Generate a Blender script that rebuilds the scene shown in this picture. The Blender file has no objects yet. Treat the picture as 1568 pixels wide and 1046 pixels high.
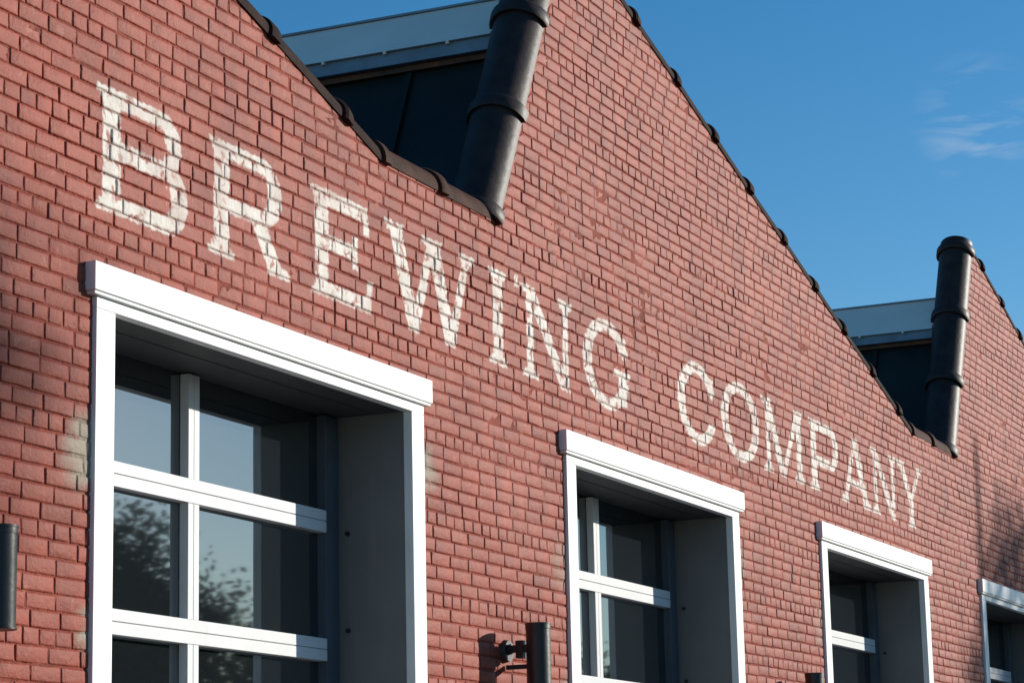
import bpy, math, random
import numpy as np
from mathutils import Matrix, Vector
random.seed(7); rng=np.random.default_rng(11)
scene=bpy.context.scene
scene.view_settings.view_transform='Standard'; scene.view_settings.look='None'; scene.view_settings.exposure=0

# ---------------------------------------------------------------- camera
ex=Vector((1795,-748,-3817)).normalized(); ez=Vector((-411,18523,-3817)).normalized()
ez=(ez-ex*ez.dot(ex)).normalized(); ey=ez.cross(ex)
R=Matrix((ex,ey,ez)).to_4x4()
cd=bpy.data.cameras.new('camera'); cam=bpy.data.objects.new('camera',cd); scene.collection.objects.link(cam)
cam.matrix_world=Matrix.Translation((0,-6,1.6))@R
cd.lens=3817/1568*36; cd.sensor_width=36; cd.clip_start=.1; cd.clip_end=3000
scene.camera=cam

# ---------------------------------------------------------------- light
S=Vector((1.13,-1,.41)).normalized()
el=math.asin(S.z); rot=math.atan2(S.x,S.y)
sd=bpy.data.lights.new('sun','SUN'); sd.energy=5.0; sd.angle=math.radians(.5); sd.color=(1,.945,.84)
sun=bpy.data.objects.new('sun',sd); scene.collection.objects.link(sun)
sun.rotation_euler=S.to_track_quat('Z','Y').to_euler(); sun.location=(30,-30,20)
w=bpy.data.worlds.new('World'); scene.world=w; w.use_nodes=True
nt=w.node_tree; nt.nodes.clear()
def N(nt,t,**k):
    n=nt.nodes.new(t)
    for a,b in k.items(): setattr(n,a,b)
    return n
sky=N(nt,'ShaderNodeTexSky',sky_type='NISHITA',sun_disc=False,sun_elevation=el,sun_rotation=rot,altitude=200,air_density=1.0,dust_density=.2,ozone_density=2.5)
hs=N(nt,'ShaderNodeHueSaturation'); hs.inputs['Saturation'].default_value=1.36; hs.inputs['Value'].default_value=1.1
bg=N(nt,'ShaderNodeBackground'); bg.inputs[1].default_value=.12
out=N(nt,'ShaderNodeOutputWorld'); tc=N(nt,'ShaderNodeTexCoord')
dist=N(nt,'ShaderNodeVectorMath',operation='DISTANCE'); dist.inputs[1].default_value=(.934,.222,.279)
mp=N(nt,'ShaderNodeMapping'); mp.inputs['Scale'].default_value=(40,25,110)
nz=N(nt,'ShaderNodeTexNoise'); nz.inputs['Scale'].default_value=1.2; nz.inputs['Detail'].default_value=6; nz.inputs['Distortion'].default_value=.6
mr=N(nt,'ShaderNodeMapRange'); mr.inputs[1].default_value=.028; mr.inputs[2].default_value=.004
mr2=N(nt,'ShaderNodeMapRange'); mr2.inputs[1].default_value=.47; mr2.inputs[2].default_value=.75
mm=N(nt,'ShaderNodeMath',operation='MULTIPLY'); mm2=N(nt,'ShaderNodeMath',operation='MULTIPLY'); mm2.inputs[1].default_value=.6
mix=N(nt,'ShaderNodeMixRGB'); mix.inputs[2].default_value=(4.5,5.2,6.2,1)
L=nt.links.new
L(tc.outputs['Generated'],dist.inputs[0]); L(tc.outputs['Generated'],mp.inputs[0]); L(mp.outputs[0],nz.inputs[0])
L(dist.outputs['Value'],mr.inputs[0]); L(nz.outputs[0],mr2.inputs[0]); L(mr.outputs[0],mm.inputs[0]); L(mr2.outputs[0],mm.inputs[1])
L(mm.outputs[0],mm2.inputs[0]); L(mm2.outputs[0],mix.inputs[0]); L(sky.outputs[0],hs.inputs['Color']); L(hs.outputs[0],mix.inputs[1]); L(mix.outputs[0],bg.inputs[0]); L(bg.outputs[0],out.inputs[0])

# ---------------------------------------------------------------- materials
def simple(name,col,rough=.6,metal=0,var=.15,scale=6,bump=.0,bscale=60,spec=.5,ior=1.5,col2=None,streak=0):
    m=bpy.data.materials.new(name); m.use_nodes=True; t=m.node_tree; b=t.nodes['Principled BSDF']
    b.inputs['Roughness'].default_value=rough; b.inputs['Metallic'].default_value=metal; b.inputs['IOR'].default_value=ior
    b.inputs['Specular IOR Level'].default_value=spec
    c=N(t,'ShaderNodeTexCoord'); n=N(t,'ShaderNodeTexNoise'); n.inputs['Scale'].default_value=scale; n.inputs['Detail'].default_value=5
    t.links.new(c.outputs['Object'],n.inputs[0])
    r=N(t,'ShaderNodeValToRGB'); r.color_ramp.elements[0].position=.3; r.color_ramp.elements[1].position=.7
    c2=col2 or tuple(min(1,x*(1+var)) for x in col)
    c1=tuple(x*(1-var) for x in col) if not col2 else col
    r.color_ramp.elements[0].color=(*c1,1); r.color_ramp.elements[1].color=(*c2,1)
    t.links.new(n.outputs[0],r.inputs[0]); res=r.outputs[0]
    if streak:
        mp_=N(t,'ShaderNodeMapping'); mp_.inputs['Scale'].default_value=(14,14,1.5); n3=N(t,'ShaderNodeTexNoise'); n3.inputs['Scale'].default_value=1.5; n3.inputs['Detail'].default_value=5
        t.links.new(c.outputs['Object'],mp_.inputs[0]); t.links.new(mp_.outputs[0],n3.inputs[0])
        m3=N(t,'ShaderNodeMapRange'); m3.inputs[1].default_value=.55; m3.inputs[2].default_value=.8; m3.inputs[4].default_value=streak
        t.links.new(n3.outputs[0],m3.inputs[0]); x=N(t,'ShaderNodeMixRGB'); x.inputs[2].default_value=(.35,.31,.26,1)
        t.links.new(m3.outputs[0],x.inputs[0]); t.links.new(res,x.inputs[1]); res=x.outputs[0]
    t.links.new(res,b.inputs['Base Color'])
    if bump:
        n2=N(t,'ShaderNodeTexNoise'); n2.inputs['Scale'].default_value=bscale; n2.inputs['Detail'].default_value=4
        bb=N(t,'ShaderNodeBump'); bb.inputs['Strength'].default_value=bump; bb.inputs['Distance'].default_value=.01
        t.links.new(c.outputs['Object'],n2.inputs[0]); t.links.new(n2.outputs[0],bb.inputs['Height']); t.links.new(bb.outputs[0],b.inputs['Normal'])
    return m

def brickmat(name,mortar=False):
    m=bpy.data.materials.new(name); m.use_nodes=True; t=m.node_tree; b=t.nodes['Principled BSDF']; L=t.links.new
    c=N(t,'ShaderNodeTexCoord'); P=c.outputs['Object']
    def noise(s,d=4,dis=0,vec=None):
        n=N(t,'ShaderNodeTexNoise'); n.inputs['Scale'].default_value=s; n.inputs['Detail'].default_value=d; n.inputs['Distortion'].default_value=dis
        L(vec or P,n.inputs[0]); return n.outputs[0]
    def rng_(v,a,b_,c0=0,c1=1):
        n=N(t,'ShaderNodeMapRange'); n.inputs[1].default_value=a; n.inputs[2].default_value=b_; n.inputs[3].default_value=c0; n.inputs[4].default_value=c1; L(v,n.inputs[0]); return n.outputs[0]
    def math_(op,a,b_):
        n=N(t,'ShaderNodeMath',operation=op)
        for i,v in enumerate((a,b_)):
            if isinstance(v,(int,float)): n.inputs[i].default_value=v
            else: L(v,n.inputs[i])
        return n.outputs[0]
    def mixc(f,a,b_,bt='MIX'):
        n=N(t,'ShaderNodeMixRGB',blend_type=bt)
        for i,v in enumerate((f,a,b_)):
            if isinstance(v,(int,float)): n.inputs[i].default_value=v
            elif isinstance(v,tuple): n.inputs[i].default_value=(*v,1)
            else: L(v,n.inputs[i])
        return n.outputs[0]
    def attr(a):
        n=N(t,'ShaderNodeAttribute'); n.attribute_name=a; return n.outputs['Fac']
    sdf=attr('sdf'); rnd=attr('rnd'); patch=attr('patch')
    base=(.325,.065,.039); light=(.385,.094,.062); dark=(.225,.047,.030)
    col=mixc(rng_(noise(.9,5,.5),.38,.66),base,light)
    col=mixc(rng_(noise(2.7,6,.8),.48,.68,0,.65),col,dark)
    col=mixc(rng_(noise(9,5,.8),.46,.70,0,.42),col,dark)
    if mortar:
        col=mixc(rng_(noise(3.3,5,1.2),.40,.66,0,.6),col,(.13,.037,.026))
    v=rng_(rnd,0,1,.86,1.08)
    vv=N(t,'ShaderNodeCombineColor'); L(v,vv.inputs[0]); L(v,vv.inputs[1]); L(v,vv.inputs[2])
    col=mixc(1.0,col,vv.outputs[0],'MULTIPLY')
    # flaked spots: dark pits, chalky scuffs
    col=mixc(rng_(noise(38,5,.3),.60,.68,0,.6),col,(.13,.036,.026))
    col=mixc(rng_(noise(16,6,1.),.60,.74,0,.5),col,(.48,.195,.14))
    # grime streaks running down
    sm=N(t,'ShaderNodeMapping'); sm.inputs['Scale'].default_value=(5,1,.5); L(P,sm.inputs[0])
    col=mixc(rng_(noise(1.0,5,.4,sm.outputs[0]),.52,.76,0,.45),col,(.15,.042,.031))
    col=mixc(math_('MULTIPLY',patch,rng_(noise(11,4),.30,.42)),col,(.31,.255,.195))
    # sign paint
    wob=math_('ADD',math_('MULTIPLY',math_('SUBTRACT',noise(28,4),.5),.036),math_('SUBTRACT',sdf,.002))
    mask=rng_(wob,.006,-.006)
    wear=rng_(noise(17,7,.5),.35 if not mortar else .41,.46 if not mortar else .53)
    wear2=rng_(noise(1.3,3),.34,.52,.70,1.0)
    fade=math_('MULTIPLY',wear,wear2)
    mask=math_('MULTIPLY',mask,math_('ADD',math_('MULTIPLY',fade,.80 if not mortar else .58),.13))
    white=mixc(rng_(noise(9,5),.4,.7),(.79,.745,.68),(.62,.555,.485))
    col=mixc(mask,col,white if not mortar else (.60,.52,.45))
    L(col,b.inputs['Base Color']); b.inputs['Roughness'].default_value=.62 if not mortar else .85
    b.inputs['Specular IOR Level'].default_value=.25
    h=math_('ADD',math_('MULTIPLY',noise(45,5),1.0),math_('MULTIPLY',noise(170,3),.4))
    h=math_('ADD',h,math_('MULTIPLY',noise(14,3),1.2))
    bb=N(t,'ShaderNodeBump'); bb.inputs['Strength'].default_value=.55 if not mortar else .8; bb.inputs['Distance'].default_value=.007 if not mortar else .010
    L(h,bb.inputs['Height']); L(bb.outputs[0],b.inputs['Normal'])
    return m
M_brick=brickmat('painted_brick'); M_mort=brickmat('painted_mortar',True)
M_white=simple('white_paint',(.88,.88,.86),.45,var=.05,scale=3,bump=.06,bscale=15,streak=.22)
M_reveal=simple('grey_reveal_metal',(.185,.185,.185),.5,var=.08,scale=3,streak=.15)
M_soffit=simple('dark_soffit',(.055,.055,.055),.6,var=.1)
M_alu=simple('white_aluminium',(.72,.72,.72),.5,var=.03,scale=4,spec=.25,streak=.12)
M_track_shaded=simple('shaded_blue_grey_door_track',(.09,.11,.13),.5,var=.1,scale=4,spec=.3)  # right stile and track: recess shade put into the blue-grey colour
M_cop=simple('glazed_clay_coping',(.022,.015,.014),.5,var=.5,scale=7,bump=.25,bscale=20,col2=(.050,.030,.025),spec=.25)
M_cops=simple('weathered_clay_coping',(.022,.014,.012),.8,var=.5,scale=7,bump=.25,bscale=20,col2=(.05,.026,.020),spec=.08)
M_copb=simple('brown_clay_coping',(.040,.020,.014),.75,scale=8,bump=.3,bscale=25,col2=(.09,.038,.026),spec=.1)
M_roofg=simple('pale_metal_roof',(.92,.78,.67),.55,var=.07,scale=1.2,spec=.2)
M_blue=simple('blue_grey_fascia',(.20,.27,.34),.5,var=.2,scale=5,spec=.2)
M_rust=simple('rusted_timber',(.22,.075,.03),.8,scale=8,col2=(.05,.03,.02))
M_clere=simple('black_clerestory_panel',(.012,.014,.012),.4,var=.6,scale=1.5,col2=(.028,.032,.028),spec=.2)
M_roof=simple('roof_felt',(.10,.10,.10),.9)
M_black=simple('black_metal',(.020,.020,.022),.42,var=.2,scale=10,bump=.1,bscale=40)
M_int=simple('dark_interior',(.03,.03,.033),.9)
M_asph=simple('asphalt',(.05,.05,.052),.9,scale=3,bump=.3,bscale=80)
M_conc=simple('concrete',(.20,.19,.18),.9,scale=2,bump=.2,bscale=50)
M_grass=simple('grass_ground',(.05,.07,.03),.95,scale=.6,col2=(.09,.10,.05))
M_bark=simple('bark',(.07,.05,.035),.9,scale=5,bump=.6,bscale=15)
M_leaf=simple('foliage',(.025,.045,.018),.7,scale=.9,col2=(.06,.075,.028))
M_line=simple('road_paint',(.7,.7,.66),.7)
# glass
M_glass=bpy.data.materials.new('dark_window_glass'); M_glass.use_nodes=True
t=M_glass.node_tree; b=t.nodes['Principled BSDF']
b.inputs['Base Color'].default_value=(.014,.017,.019,1); b.inputs['Roughness'].default_value=.025; b.inputs['IOR'].default_value=3.2
b.inputs['Specular Tint'].default_value=(.86,.95,1,1)
c=N(t,'ShaderNodeTexCoord'); n=N(t,'ShaderNodeTexNoise'); n.inputs['Scale'].default_value=1.3; n.inputs['Detail'].default_value=1
bb=N(t,'ShaderNodeBump'); bb.inputs['Strength'].default_value=.05; bb.inputs['Distance'].default_value=.02
t.links.new(c.outputs['Object'],n.inputs[0]); t.links.new(n.outputs[0],bb.inputs['Height']); t.links.new(bb.outputs[0],b.inputs['Normal'])

# ---------------------------------------------------------------- helpers
def empty(name,loc=(0,0,0)):
    e=bpy.data.objects.new(name,None); e.location=loc; scene.collection.objects.link(e); return e
def obj(name,verts,faces,mat,parent=None,smooth=False):
    me=bpy.data.meshes.new(name); me.from_pydata(verts,[],faces); me.materials.append(mat); me.update()
    if smooth: me.shade_smooth()
    o=bpy.data.objects.new(name,me); scene.collection.objects.link(o)
    if parent: o.parent=parent; o.matrix_parent_inverse=Matrix.Translation(-Vector(parent.location))
    return o
class MB:
    def __init__(s): s.v=[]; s.f=[]
    def box(s,x0,x1,y0,y1,z0,z1):
        k=len(s.v); s.v+=[(x0,y0,z0),(x1,y0,z0),(x1,y1,z0),(x0,y1,z0),(x0,y0,z1),(x1,y0,z1),(x1,y1,z1),(x0,y1,z1)]
        s.f+=[tuple(k+i for i in q) for q in ((0,3,2,1),(4,5,6,7),(0,1,5,4),(1,2,6,5),(2,3,7,6),(3,0,4,7))]
    def cyl(s,a,b_,r0,r1,n=16,cap=True):
        a=Vector(a); b_=Vector(b_); d=(b_-a).normalized(); u=d.orthogonal().normalized(); w_=d.cross(u); k=len(s.v)
        for i in range(n):
            an=2*math.pi*i/n; o=u*math.cos(an)+w_*math.sin(an)
            s.v.append(tuple(a+o*r0)); s.v.append(tuple(b_+o*r1))
        for i in range(n):
            j=(i+1)%n; s.f.append((k+2*i,k+2*j,k+2*j+1,k+2*i+1))
        if cap:
            s.f.append(tuple(k+2*i for i in range(n))[::-1]); s.f.append(tuple(k+2*i+1 for i in range(n)))
    def make(s,name,mat,parent=None,smooth=False,bevel=0):
        o=obj(name,s.v,s.f,mat,parent,False)
        if smooth:
            o.data.shade_smooth()
            try: o.data.set_sharp_from_angle(angle=math.radians(40))
            except Exception: pass
        if bevel:
            md=o.modifiers.new('bevel','BEVEL'); md.width=bevel; md.segments=2; md.limit_method='ANGLE'
        return o

building=empty('brick_building')
# ---------------------------------------------------------------- roofline
PER=10.35; ZV=5.27; ZP=7.56
XL,XR=2.6,33.65
pts=[]
for k in (-1,0,1,2):
    o=k*PER
    pts+= [(11.5+o,ZV+.01),(12.98+o,ZV),(14.15+o,ZP)]
pts=[p for p in pts if XL-.4<p[0]<=XR]
px=np.array([XL-.01]+[p[0] for p in pts]+[XR]); 
pz=np.array([ZV]+[p[1] for p in pts]+[ZV])
def roof(x): return np.interp(x,px,pz)
PITCH=5.07
wins=[8.80+PITCH*k for k in (-1,0,1,2,3,4)]
WW=3.13; ZO=4.05

# ---------------------------------------------------------------- lettering SDF
H=.565; ZB=4.41
def box(x,z,x0,x1,z0,z1): return np.maximum(np.maximum(x0-x,x-x1),np.maximum(z0-z,z-z1))
def diag(x,z,xb,xt,w_,zb=0,zt=H):
    tt=(z-zb)/(zt-zb); c=xb+(xt-xb)*tt; ca=(zt-zb)/math.hypot(zt-zb,xt-xb)
    return np.maximum((np.abs(x-c)-w_/2)*ca,np.maximum(zb-z,z-zt))
def ell(x,z,cx,cz,a,b_): return (np.sqrt(((x-cx)/a)**2+((z-cz)/b_)**2)-1)*min(a,b_)
def U(*a):
    r=a[0]
    for q in a[1:]: r=np.minimum(r,q)
    return r
def Dsh(x,z,xl,xr,zb,zt,tv,th):
    hz=(zt-zb)/2; cz=(zt+zb)/2; rx=hz*1.05; xc=xr-rx
    o=np.minimum(box(x,z,xl,xc,zb,zt),np.maximum(ell(x,z,xc,cz,rx,hz),xc-.01-x))
    ix=rx-tv
    i=np.minimum(box(x,z,xl-.1,xc,zb+th,zt-th),np.maximum(ell(x,z,xc,cz,ix,hz-th),xc-.01-x))
    return np.maximum(o,-i)
def ser(x,z,xc,w_,top):
    if top: return U(box(x,z,xc-w_/2,xc+w_/2,H-.030,H),box(x,z,xc-w_*.38,xc+w_*.38,H-.050,H))
    return U(box(x,z,xc-w_/2,xc+w_/2,0,.030),box(x,z,xc-w_*.38,xc+w_*.38,0,.050))
def ring(x,z,a,t): return np.maximum(ell(x,z,a,H/2,a,H/2+.012),-ell(x,z,a,H/2,a-t,H/2-.064))
def lB(x,z): return U(box(x,z,.045,.18,0,H),ser(x,z,.10,.21,1),ser(x,z,.10,.21,0),Dsh(x,z,.08,.68,H/2-.03,H,.125,.075),Dsh(x,z,.08,.74,0,H/2+.05,.135,.082))
def lR(x,z): return U(box(x,z,.045,.18,0,H),ser(x,z,.11,.22,1),ser(x,z,.112,.24,0),Dsh(x,z,.08,.68,H*.40,H,.13,.075),diag(x,z,.645,.44,.145,0,H*.46),ser(x,z,.655,.22,0))
def lP(x,z): return U(box(x,z,.045,.18,0,H),ser(x,z,.11,.22,1),ser(x,z,.112,.25,0),Dsh(x,z,.08,.76,H*.36,H,.135,.075))
def lE(x,z): return U(box(x,z,.045,.18,0,H),ser(x,z,.11,.22,1),ser(x,z,.11,.22,0),box(x,z,.08,.60,H-.08,H),diag(x,z,.60,.575,.06,H-.15,H),box(x,z,.08,.64,0,.08),diag(x,z,.60,.64,.06,0,.17),box(x,z,.1,.47,.255,.33),box(x,z,.445,.495,.205,.38))
def lW(x,z): return U(diag(x,z,.35,.12,.145),diag(x,z,.35,.57,.088),diag(x,z,.80,.58,.145),diag(x,z,.80,1.02,.088),ser(x,z,.12,.23,1),ser(x,z,.57,.24,1),ser(x,z,1.02,.20,1))
def lI(x,z): return U(box(x,z,.065,.192,0,H),ser(x,z,.13,.24,1),ser(x,z,.13,.24,0))
def lN(x,z): return U(box(x,z,.082,.168,0,H),diag(x,z,.655,.12,.15),box(x,z,.62,.702,0,H),ser(x,z,.125,.23,0),ser(x,z,.10,.20,1),ser(x,z,.66,.22,1))
def lN1(x,z): return U(lN(x,z),box(x,z,-.085,-.035,H-.045,H+.025))
def lC(x,z):
    r=np.maximum(ring(x,z,.39,.14),-box(x,z,.42,1.,.17,.385)); return U(r,box(x,z,.655,.72,.36,.50))
def lG(x,z):
    r=np.maximum(ring(x,z,.39,.14),-box(x,z,.42,1.,.20,.385)); return U(r,box(x,z,.655,.72,.36,.50),box(x,z,.585,.715,.05,.26),box(x,z,.50,.78,.235,.275))
def lO(x,z): return ring(x,z,.405,.14)
def lM(x,z): return U(box(x,z,.082,.168,0,H),diag(x,z,.46,.12,.145),diag(x,z,.46,.85,.088),box(x,z,.80,.93,0,H),ser(x,z,.125,.22,0),ser(x,z,.09,.2,1),ser(x,z,.867,.24,0),ser(x,z,.88,.22,1))
def lA(x,z): return U(diag(x,z,.11,.41,.086),diag(x,z,.71,.42,.15),box(x,z,.2,.62,.15,.205),ser(x,z,.11,.22,0),ser(x,z,.71,.26,0))
def lY(x,z): return U(diag(x,z,.43,.13,.145,.22,H),diag(x,z,.43,.73,.086,.22,H),box(x,z,.365,.495,0,.28),ser(x,z,.13,.24,1),ser(x,z,.73,.20,1),ser(x,z,.43,.24,0))
LET=[(lB,8.82,.76),(lR,9.75,.78),(lE,10.73,.67),(lW,11.53,1.14),(lI,12.83,.27),(lN1,13.29,.8),(lG,14.23,.8),(lC,15.89,.8),(lO,16.77,.82),(lM,17.67,1.02),(lP,18.80,.8),(lA,19.62,.86),(lN,20.49,.8),(lY,21.29,.86)]
def SDF(x,z):
    x=np.asarray(x,float); z=np.asarray(z,float); r=np.full(x.shape,.3)
    for f,x0,w_ in LET:
        m=(x>x0-.15)&(x<x0+w_+.15)&(z>ZB-.15)&(z<ZB+H+.15)
        if m.any(): r[m]=np.minimum(r[m],f(x[m]-x0,z[m]-ZB))
    return np.clip(r,-.3,.3)
def PATCH(V):
    patch=np.zeros(len(V))
    for i_,wx in enumerate(wins):
        s_=1 if i_==1 else .4
        for (cx,cz,rx,rz) in ((-.07,3.32,.105,.17),(-.03,2.57,.05,.09),(WW+.07,3.66,.09,.13)):
            patch=np.maximum(patch,s_*np.clip(2.4-2.0*np.sqrt(((V[:,0]-wx-cx)/rx)**2+((V[:,2]-cz)/rz)**2),0,1))
    return patch

def mesh_np(name,V,F,mat,parent,attrs,smooth=True):
    me=bpy.data.meshes.new(name)
    me.vertices.add(len(V)); me.vertices.foreach_set('co',V.astype(np.float32).ravel())
    me.loops.add(F.size); me.loops.foreach_set('vertex_index',F.astype(np.int32).ravel())
    me.polygons.add(len(F)); me.polygons.foreach_set('loop_start',np.arange(0,F.size,4,dtype=np.int32))
    me.polygons.foreach_set('use_smooth',np.full(len(F),smooth))
    me.update(calc_edges=True); me.validate()
    for a,d in attrs.items():
        at=me.attributes.new(a,'FLOAT','POINT')
        if len(at.data)==len(d): at.data.foreach_set('value',d.astype(np.float32))
    me.materials.append(mat)
    o=bpy.data.objects.new(name,me); scene.collection.objects.link(o); o.parent=parent
    return o
# ---------------------------------------------------------------- bricks
CH=.075; BL=.222; J=.0042
lo=[];hi=[]
ncourse=int(ZP/CH)+1
for k in range(ncourse):
    z0=k*CH; z1=z0+CH
    head=(k%6==3); bl=BL/2+.003 if head else BL
    off=(0 if k%2 else BL/2)+random.uniform(-.022,.022)+(.05 if head else 0)
    x=XL-off
    while x<XR:
        x1=x+bl*random.uniform(.94,1.06)
        segs=[(x,x1)]
        if z1<=ZO+.001:
            for wx in wins:
                a,b_=wx+.04,wx+WW-.04; ns=[]
                for s,e in segs:
                    if e<=a or s>=b_: ns.append((s,e))
                    else:
                        if s<a: ns.append((s,a))
                        if e>b_: ns.append((b_,e))
                segs=ns
        for s,e in segs:
            s=max(s,XL); e=min(e,XR)
            if e-s<.025: continue
            if max(roof(s),roof(e))<z0+.012: continue
            (hi if (z1>4.36 and z0<5.05 and s<22.3 and e>8.7) else lo).append((s+J,e-J,z0+J,z1-J))
        x=x1
def build(name,br,nx,nz):
    br=np.array(br); n=len(br)
    wob=.004*np.sin(br[:,0]*.9+br[:,2]*3.1)+.003*np.sin(br[:,0]*2.3-br[:,2]*5)
    br[:,2]+=wob; br[:,3]+=wob
    br+=rng.normal(0,.0014,br.shape)
    W=br[:,1]-br[:,0]; Hh=br[:,3]-br[:,2]
    e=.0075
    def par(nn,L_):
        inner=np.linspace(0,1,nn-1)[None,:]
        a=(e/L_)[:,None]; return np.concatenate([np.zeros((n,1)),a+inner*(1-2*a),np.ones((n,1))],1)
    u=par(nx,W); v=par(nz,Hh)
    nU,nV=u.shape[1],v.shape[1]
    Xg=(br[:,0][:,None]+u*W[:,None])[:,:,None]*np.ones((1,1,nV))
    Zg=(br[:,2][:,None]+v*Hh[:,None])[:,None,:]*np.ones((1,nU,1))
    rough=np.where((br[:,0]>12.5)&(br[:,0]<18)&(br[:,2]<5.7)&(br[:,2]>4.2),1.9,1.0)
    rough=rough*np.where(rng.random(n)<.08,1.8,1.0)
    if_=np.zeros((nU,nV)); if_[0,:]=1; if_[-1,:]=1; if_[:,0]=1; if_[:,-1]=1
    Y=np.clip(rng.normal(0,.0008,n)*rough,-.003,.003)[:,None,None]+(rng.normal(0,.0008,n)*rough)[:,None,None]*(u[:,:,None]-.5)*2+(rng.normal(0,.0006,n)*rough)[:,None,None]*(v[:,None,:]-.5)*2
    Y=Y+if_[None]*.0024+rng.normal(0,.0003,Y.shape)
    Xg=Xg+if_[None]*rng.normal(0,.0009,Y.shape)*rough[:,None,None]; Zg=Zg+if_[None]*rng.normal(0,.0009,Y.shape)*rough[:,None,None]
    fr=np.stack([Xg,Y,Zg],-1).reshape(n,nU*nV,3)
    loop=[(i,0) for i in range(nU-1)]+[(nU-1,j) for j in range(nV-1)]+[(i,nV-1) for i in range(nU-1,0,-1)]+[(0,j) for j in range(nV-1,0,-1)]
    li=np.array([i*nV+j for i,j in loop]); bk=fr[:,li].copy(); bk[:,:,1]=.016
    V=np.concatenate([fr,bk],1); per=V.shape[1]
    F=[]
    for i in range(nU-1):
        for j in range(nV-1): F.append((i*nV+j,(i+1)*nV+j,(i+1)*nV+j+1,i*nV+j+1))
    m=len(li)
    for k in range(m):
        k2=(k+1)%m; F.append((li[k],nU*nV+k,nU*nV+k2,li[k2]))
    F=np.array(F); Fa=(F[None]+(np.arange(n)*per)[:,None,None]).reshape(-1,4)
    V=V.reshape(-1,3)
    V[:,2]=np.minimum(V[:,2],roof(V[:,0])-.002)
    r_=rng.random(n)*.55+.45; r_[rng.random(n)<.06]=-.2
    rnd=np.repeat(r_,per)
    return mesh_np(name,V,Fa,M_brick,building,{'sdf':SDF(V[:,0],V[:,2]),'rnd':rnd,'patch':PATCH(V)})
build('wall_bricks',lo,4,3); build('sign_bricks',hi,18,7)
# mortar: an uneven sheet, in places almost flush with the bricks
xs=set([XL,XR]+[float(p[0]) for p in pts])
for wx in wins: xs|={wx+.04,wx+WW-.04}
xs=sorted(x for x in xs if XL<=x<=XR)
V=[];F=[]
def quad(a,b_,c_,d_):
    k=len(V); V.extend([a,b_,c_,d_]); F.append((k,k+1,k+2,k+3))
YM=.0062; YB=.30
GVs=[];GFs=[];cnt=0
def mdepth(x,z):
    y=.0046+.0013*np.sin(x*1.7+2*np.sin(z*2.1))+.0012*np.sin(z*4.3+1.3*np.sin(x*2.9))+rng.normal(0,.0010,x.shape)
    y=y-.006*np.clip(PATCH(np.stack([x.ravel(),x.ravel(),z.ravel()],1)).reshape(x.shape)-.5,0,1)
    return np.clip(y,.0012,.0080)
def grid(a,b_,z0,zta,ztb,st):
    global cnt
    n=max(2,int((b_-a)/st)+1); m=max(2,int((max(zta,ztb)-z0)/st)+1)
    u=np.linspace(0,1,n)[:,None]; v=np.linspace(0,1,m)[None,:]
    X=a+(b_-a)*u+0*v; Z=z0+v*((zta+(ztb-zta)*u)-z0)
    Yv=mdepth(X,Z)
    GVs.append(np.stack([X,Yv,Z],-1).reshape(-1,3))
    i_,j_=np.meshgrid(np.arange(n-1),np.arange(m-1),indexing='ij'); q=(i_*m+j_).ravel()+cnt
    GFs.append(np.stack([q,q+m,q+m+1,q+1],1)); cnt+=n*m
for a,b_ in zip(xs[:-1],xs[1:]):
    if b_-a<.001: continue
    mid=(a+b_)/2; op=any(wx+.04<mid<wx+WW-.04 for wx in wins); zb=ZO if op else 0
    grid(a,b_,zb,4.3,4.3,.04)
    ra,rb=float(roof(a)),float(roof(b_))
    grid(a,b_,5.05,ra,rb,.04)
    quad((b_,YB,zb),(a,YB,zb),(a,YB,ra),(b_,YB,rb))
    quad((a,YM,ra),(b_,YM,rb),(b_,YB,rb),(a,YB,ra))
    if op: quad((a,YB,zb),(b_,YB,zb),(b_,YM,zb),(a,YM,zb))
grid(XL,XR,4.3,5.05,5.05,.02)
quad((XL,YB,0),(XL,YM,0),(XL,YM,ZV),(XL,YB,ZV)); quad((XR,YM,0),(XR,YB,0),(XR,YB,ZV),(XR,YM,ZV))
GV=np.concatenate(GVs); GF=np.concatenate(GFs)
AV=np.concatenate([GV,np.array(V)]); AF=np.concatenate([GF,np.array(F)+len(GV)])
mesh_np('mortar_and_wall_body',AV,AF,M_mort,building,{'sdf':SDF(AV[:,0],AV[:,2]),'rnd':np.full(len(AV),.7),'patch':PATCH(AV)},False)

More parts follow.
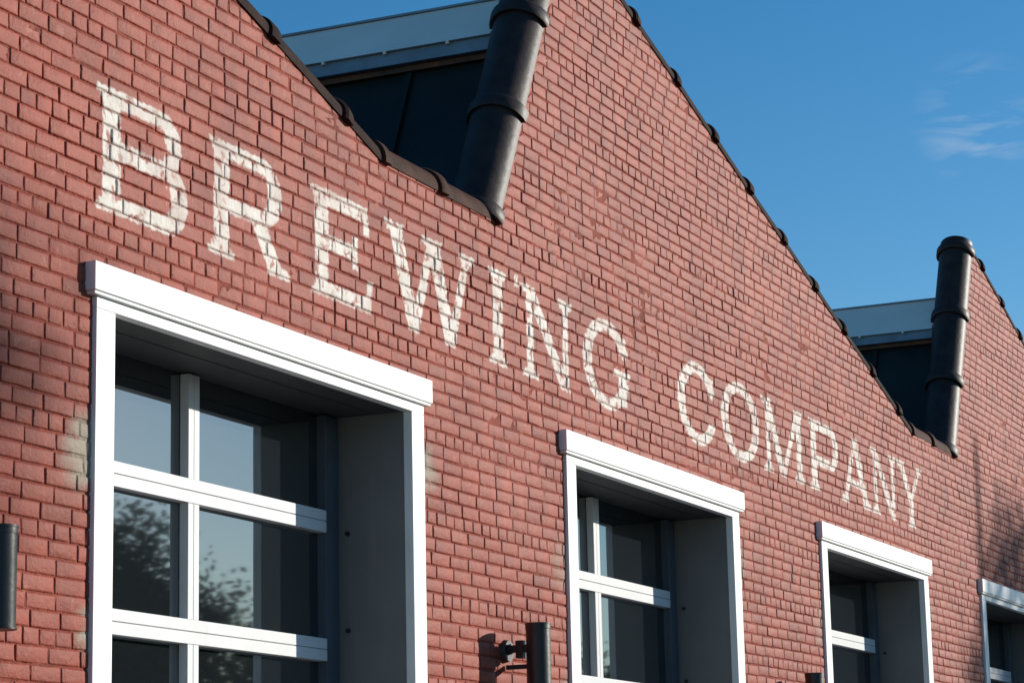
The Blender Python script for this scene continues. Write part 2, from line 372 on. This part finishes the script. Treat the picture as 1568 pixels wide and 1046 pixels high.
# ---------------------------------------------------------------- coping tiles (half-round, collared)
def tiles(A,B,first,mat,name,r=.165,step=.80,flat=1.0,col=.036):
    A=Vector((A[0],0,A[1])); B=Vector((B[0],0,B[1])); d=(B-A); Ln=d.length; d.normalize(); nrm=Vector((-d.z,0,d.x))
    if nrm.z<0: nrm=-nrm
    cy=.15; rings=[]; 
    def add(s,r_): rings.append((s,r_))
    add(0,r)
    ps=first
    js=[]
    while ps<Ln-.03: js.append(ps); ps+=step*random.uniform(.98,1.02)
    for j in js:
        add(j-.045,r); add(j-.045,r+col*.75); add(j-.03,r+col); add(j+.03,r+col); add(j+.045,r+col*.75); add(j+.045,r)
    add(Ln,r); rings=[q for q in rings if 0<=q[0]<=Ln]
    n=20; V=[];F=[]
    for s,rr in rings:
        rr+=random.uniform(-.003,.003); jo=random.uniform(-.003,.003)
        for i in range(n+1):
            an=math.pi*(-.03+1.06*i/n); y=cy-rr*math.cos(an); h=rr*math.sin(an)*flat
            V.append(tuple(A+d*s+nrm*(h+.008+jo)+Vector((0,y,0))))
    m=n+1
    for k in range(len(rings)-1):
        for i in range(n):
            F.append((k*m+i,(k+1)*m+i,(k+1)*m+i+1,k*m+i+1))
        F.append((k*m+n,(k+1)*m+n,(k+1)*m,k*m))
    F.append(tuple(range(m))[::-1]); F.append(tuple((len(rings)-1)*m+i for i in range(m)))
    o=obj(name,V,F,mat,building,True)
    try: o.data.set_sharp_from_angle(angle=math.radians(35))
    except Exception: pass
    return o
for k in (-1,0,1,2):
    o=k*PER
    pk=(14.15-PER+o,ZP); kn=(11.5+o,ZV+.01); v0=(12.98+o,ZV); p2=(14.15+o,ZP)
    if kn[0]<=XR and pk[0]>XL: tiles(pk,kn,.42,M_cops,'coping_slope',r=.158,flat=.8,col=.026)
    if XL<kn[0]<XR: tiles(kn,(v0[0],ZV),.04,M_copb,'coping_valley',r=.155,step=.71,flat=.85,col=.026)
    if XL<v0[0]<XR-1: tiles((v0[0]-.02,ZV-.02),(p2[0]+.02,ZP+.06),.05,M_cop,'coping_steep',r=.165,step=.82,col=.03)
# ---------------------------------------------------------------- sawtooth roofs behind parapet
YD=24
for k in (-1,0,1,2):
    o=k*PER
    if 12.98+o>XR-1: continue
    fx=lambda z: 13.12+o+(z-ZV)*.46
    def slab(name,p,mat,y0=.31,y1=YD):
        n=len(p); V=[(a,y0,b_) for a,b_ in p]+[(a,y1,b_) for a,b_ in p]
        F=[tuple(range(n)),tuple(range(n,2*n))[::-1]]+[((i+1)%n,i,n+i,n+(i+1)%n) for i in range(n)]
        return obj(name,V,F,mat,building)
    slab('clerestory_face',[(fx(4.5),4.5),(fx(6.58),6.58),(fx(6.58)+.1,6.58),(fx(4.5)+.1,4.5)],M_clere)
    slab('clerestory_sill',[(fx(6.56)-.05,6.54),(fx(6.58)-.05,6.58),(fx(6.58)+.02,6.58),(fx(6.56)+.02,6.54)],M_rust)
    slab('roof_fascia',[(fx(6.58)-.10,6.585),(fx(6.58)-.10,6.67),(fx(6.6)+.1,6.67),(fx(6.6)+.1,6.585)],M_blue)
    slab('roof_edge_sheet',[(fx(6.58)-.13,6.673),(fx(7.07)+.12,7.07),(fx(7.07)+.2,7.04),(fx(6.6)+.02,6.673)],M_roofg)
    slab('roof_edge_capping',[(fx(7.07)+.10,7.072),(fx(7.07)+.10,7.085),(fx(7.07)+.25,7.085),(fx(7.07)+.25,7.072)],M_blue)
    mb=MB()
    y=.9
    while y<YD:
        z0,z1=4.5,6.53
        mb.v+=[(fx(z0)-.03,y,z0),(fx(z0)-.03,y+.04,z0),(fx(z1)-.03,y+.04,z1),(fx(z1)-.03,y,z1),(fx(z0)+.01,y,z0),(fx(z0)+.01,y+.04,z0),(fx(z1)+.01,y+.04,z1),(fx(z1)+.01,y,z1)]
        kk=len(mb.v)-8; mb.f+=[tuple(kk+i for i in q_) for q_ in ((0,3,2,1),(0,4,7,3),(1,2,6,5))]
        y+=1.3
    mb.make('clerestory_bars',M_clere,building)
    mb=MB(); y=.6
    while y<YD:
        mb.box(fx(6.58)-.128,fx(6.58)-.102,y,y+.02,6.655,6.675); y+=.45
    mb.make('fascia_clips',M_roofg,building)
    nx_=min(11.5+o+PER,XR)
    slab('roof_slope',[(fx(7.0)+.15,7.03),(nx_,4.6),(nx_,4.5),(fx(7.0)+.15,6.9)],M_roof)
slab('valley_deck',[(XL,4.5),(XR,4.5),(XR,4.4),(XL,4.4)],M_roof)
mb=MB(); mb.box(XL,XR,YD,YD+.3,0,6.5); mb.box(XL,XL+.3,.31,YD-.001,0,4.39); mb.box(XR-.3,XR,.31,YD-.001,0,4.39)
mb.make('rear_walls',M_mort,building)

# ---------------------------------------------------------------- windows
GY=.42
for wx in wins:
    W_=empty('window_bay'); W_.parent=building
    x0,x1=wx,wx+WW; i0,i1=wx+.145,wx+WW-.145
    mb=MB()
    mb.box(x0-.055,x1+.055,-.05,.02,4.022,4.15)           # cap
    mb.box(x0-.045,x1+.045,-.042,.02,4.006,4.0215)
    mb.make('lintel_cap',M_white,W_,bevel=.004)
    mb=MB(); mb.box(x0,x1,-.022,.03,3.955,4.004); mb.box(x0,i0,-.022,.03,0.15,3.9545); mb.box(i1,x1,-.022,.03,0.15,3.9545)
    mb.make('casing',M_white,W_,bevel=.003)
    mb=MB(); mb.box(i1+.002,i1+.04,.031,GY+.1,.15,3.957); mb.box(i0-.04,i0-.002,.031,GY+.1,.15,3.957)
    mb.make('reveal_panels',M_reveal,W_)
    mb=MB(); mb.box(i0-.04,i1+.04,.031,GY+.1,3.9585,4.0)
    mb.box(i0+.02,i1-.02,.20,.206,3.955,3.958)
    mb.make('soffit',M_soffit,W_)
    mb=MB(); mb.box(i0-.04,i1+.04,-.03,GY+.1,.05,.149); mb.make('threshold',M_conc,W_)
    mb=MB()
    for zz in (3.32,2.80,2.2,1.6,1.0):
        mb.cyl((i1+.003,GY-.045,zz),(i1-.014,GY-.045,zz),.014,.012,10)
    mb.make('bolts',M_black,W_)
    # sectional door frame
    mb=MB(); xm=wx+1.50
    mb.box(i0+.002,i0+.06,GY,GY+.06,.15,3.95)
    for z in (3.431,2.749,2.067,1.385,.703):
        mb.box(i0+.061,i1-.161,GY-.004,GY+.05,z-.056,z); mb.box(i0+.061,i1-.161,GY-.004,GY+.05,z-.118,z-.060)
        mb.box(i0+.061,i1-.161,GY+.006,GY+.05,z-.0598,z-.0562)
    zz=[3.949,3.431,2.749,2.067,1.385,.703,.15]
    for a,b_ in zip(zz[:-1],zz[1:]):
        top=a-.1185 if a<3.9 else a
        mb.box(xm-.050,xm-.002,GY,GY+.05,b_+.0005,top); mb.box(xm+.002,xm+.050,GY,GY+.05,b_+.0005,top)
        mb.box(xm-.0018,xm+.0018,GY+.006,GY+.05,b_+.0005,top)
    mb.make('door_frame',M_alu,W_,bevel=.0025)
    mb=MB()
    mb.box(i1-.16,i1-.075,GY,GY+.06,.15,3.95)
    mb.box(i1-.065,i1-.001,GY+.01,GY+.06,.15,3.95)
    mb.make('door_track',M_track_shaded,W_,bevel=.0025)
    mb=MB(); mb.box(i0+.05,i1-.1,GY+.052,GY+.058,.15,3.96); mb.make('glass',M_glass,W_)
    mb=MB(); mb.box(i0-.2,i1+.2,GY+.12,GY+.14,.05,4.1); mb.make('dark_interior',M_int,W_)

# ---------------------------------------------------------------- wall lamps (up/down cylinders)
for lx in (7.88,12.96,18.01,23.07,28.2):
    e=empty('wall_lamp',(lx,0,2.7)); yc=-.21
    mb=MB()
    mb.cyl((lx,yc,2.50),(lx,yc,2.885),.070,.070,32,False)
    mb.cyl((lx,yc,2.885),(lx,yc,2.893),.075,.075,32); mb.cyl((lx,yc,2.492),(lx,yc,2.50),.075,.075,32)
    mb.cyl((lx,yc,2.86),(lx,yc,2.885),.073,.073,32,False)
    mb.make('cylinder_body',M_black,e,smooth=True)
    mb=MB(); mb.box(lx-.022,lx+.022,yc+.06,-.03,2.735,2.775); mb.box(lx-.030,lx+.030,-.125,-.08,2.70,2.80)
    mb.cyl((lx,.008,2.745),(lx,-.03,2.745),.068,.060,24); mb.cyl((lx,-.03,2.755),(lx,-.045,2.755),.03,.03,16)
    mb.box(lx-.012,lx+.012,yc+.06,-.01,2.64,2.665)
    mb.make('bracket',M_black,e,smooth=True)

# ---------------------------------------------------------------- ground
mb=MB(); mb.v=[(-400,-400,0),(500,-400,0),(500,400,0),(-400,400,0)]; mb.f=[(0,1,2,3)]; mb.make('ground',M_grass)
mb=MB(); mb.box(-60,160,-3.2,-.01,-.05,.13); mb.make('pavement',M_conc)
mb=MB(); mb.v=[(-60,-12,.004),(160,-12,.004),(160,-3.2,.004),(-60,-3.2,.004)]; mb.f=[(0,1,2,3)]; mb.make('road',M_asph)
mb=MB()
for i in range(-10,26): mb.v+=[(i*6,-7.66,.008),(i*6+3,-7.66,.008),(i*6+3,-7.54,.008),(i*6,-7.54,.008)]; k=len(mb.v)-4; mb.f.append((k,k+1,k+2,k+3))
mb.make('road_markings',M_line)

# ---------------------------------------------------------------- trees (across the street: reflected in the glass, shading the wall)
def tree(x,y,h,cr,cz,ch,nl,seed,leaf=.16,clumps=26,ox=0,sp=.26,tr=.022):
    r=random.Random(seed); e=empty('tree',(x,y,0)); mb=MB()
    tip=Vector((x+r.uniform(-.3,.3),y+r.uniform(-.3,.3),h*.85)); base=Vector((x,y,0))
    prev=base; pr=h*tr
    for i in range(1,7):
        p=base.lerp(tip,i/6)+Vector((r.uniform(-.12,.12),r.uniform(-.12,.12),0)); nr=h*tr*(1-i/7.5); mb.cyl(prev,p,pr,nr,10,False); prev=p; pr=nr
    C=[]
    for i in range(clumps):
        while True:
            q=Vector((r.uniform(-1,1),r.uniform(-1,1),r.uniform(-1,1)))
            if .25<q.length<1: break
        c=Vector((x+ox+q.x*cr,y+q.y*cr,cz+q.z*ch)); C.append(c)
        s=base.lerp(tip,max(.3,min(.95,(c.z-ch*.5)/tip.z))); m=s.lerp(c,.5)+Vector((0,0,.2))
        mb.cyl(s,m,h*.006,h*.004,6,False); mb.cyl(m,c,h*.004,h*.0015,6,False)
    mb.make('trunk_and_limbs',M_bark,e)
    V=[];F=[]
    for i in range(nl):
        c=r.choice(C); s=cr*sp
        p=c+Vector((r.gauss(0,s),r.gauss(0,s),r.gauss(0,s*.75)))
        u=Vector((r.gauss(0,1),r.gauss(0,1),r.gauss(0,1))).normalized(); v=u.orthogonal().normalized(); l=leaf*r.uniform(.6,1.3)
        k=len(V); V+=[tuple(p-u*l*.6),tuple(p+v*l*.35),tuple(p+u*l*.6),tuple(p-v*l*.35)]; F.append((k,k+1,k+2,k+3))
    obj('crown',V,F,M_leaf,e)
tree(35.55,-28,18.4,2.8,14.0,3.6,22000,1,.15,34,sp=.15)
tree(39.5,-14,13.2,1.7,8.7,2.0,9000,2,.11,24,ox=2.5,tr=.017,sp=.24)
for i,(x,y,h,cr) in enumerate(((37.5,-20,9.6,2.4),(44.5,-23,9.4,2.7),(53,-22,8.0,2.8),(61,-26,8.8,3.2),(72,-24,7.8,3.4),(84,-26,8.4,3.6),(98,-25,8.0,3.6))):
    tree(x,y,h,cr,h*.54,h*.36,38000 if i<2 else 8000,20+i,.15 if i<2 else .24,44,sp=.22)
# distant tree line
r=random.Random(5); V=[];F=[]
for i in range(14000):
    x=r.uniform(-40,330); y=-75+r.gauss(0,3); hm=7+2.2*math.sin(x*.13)+1.6*math.sin(x*.37+1)+.9*math.sin(x*.9); z=hm*math.sqrt(r.random())
    p=Vector((x,y,z)); u=Vector((r.gauss(0,1),r.gauss(0,1),r.gauss(0,1))).normalized(); v=u.orthogonal().normalized(); l=r.uniform(.5,1.1)
    k=len(V); V+=[tuple(p-u*l),tuple(p+v*l*.7),tuple(p+u*l),tuple(p-v*l*.7)]; F.append((k,k+1,k+2,k+3))
obj('distant_trees',V,F,M_leaf)
print('bricks',len(lo),len(hi))
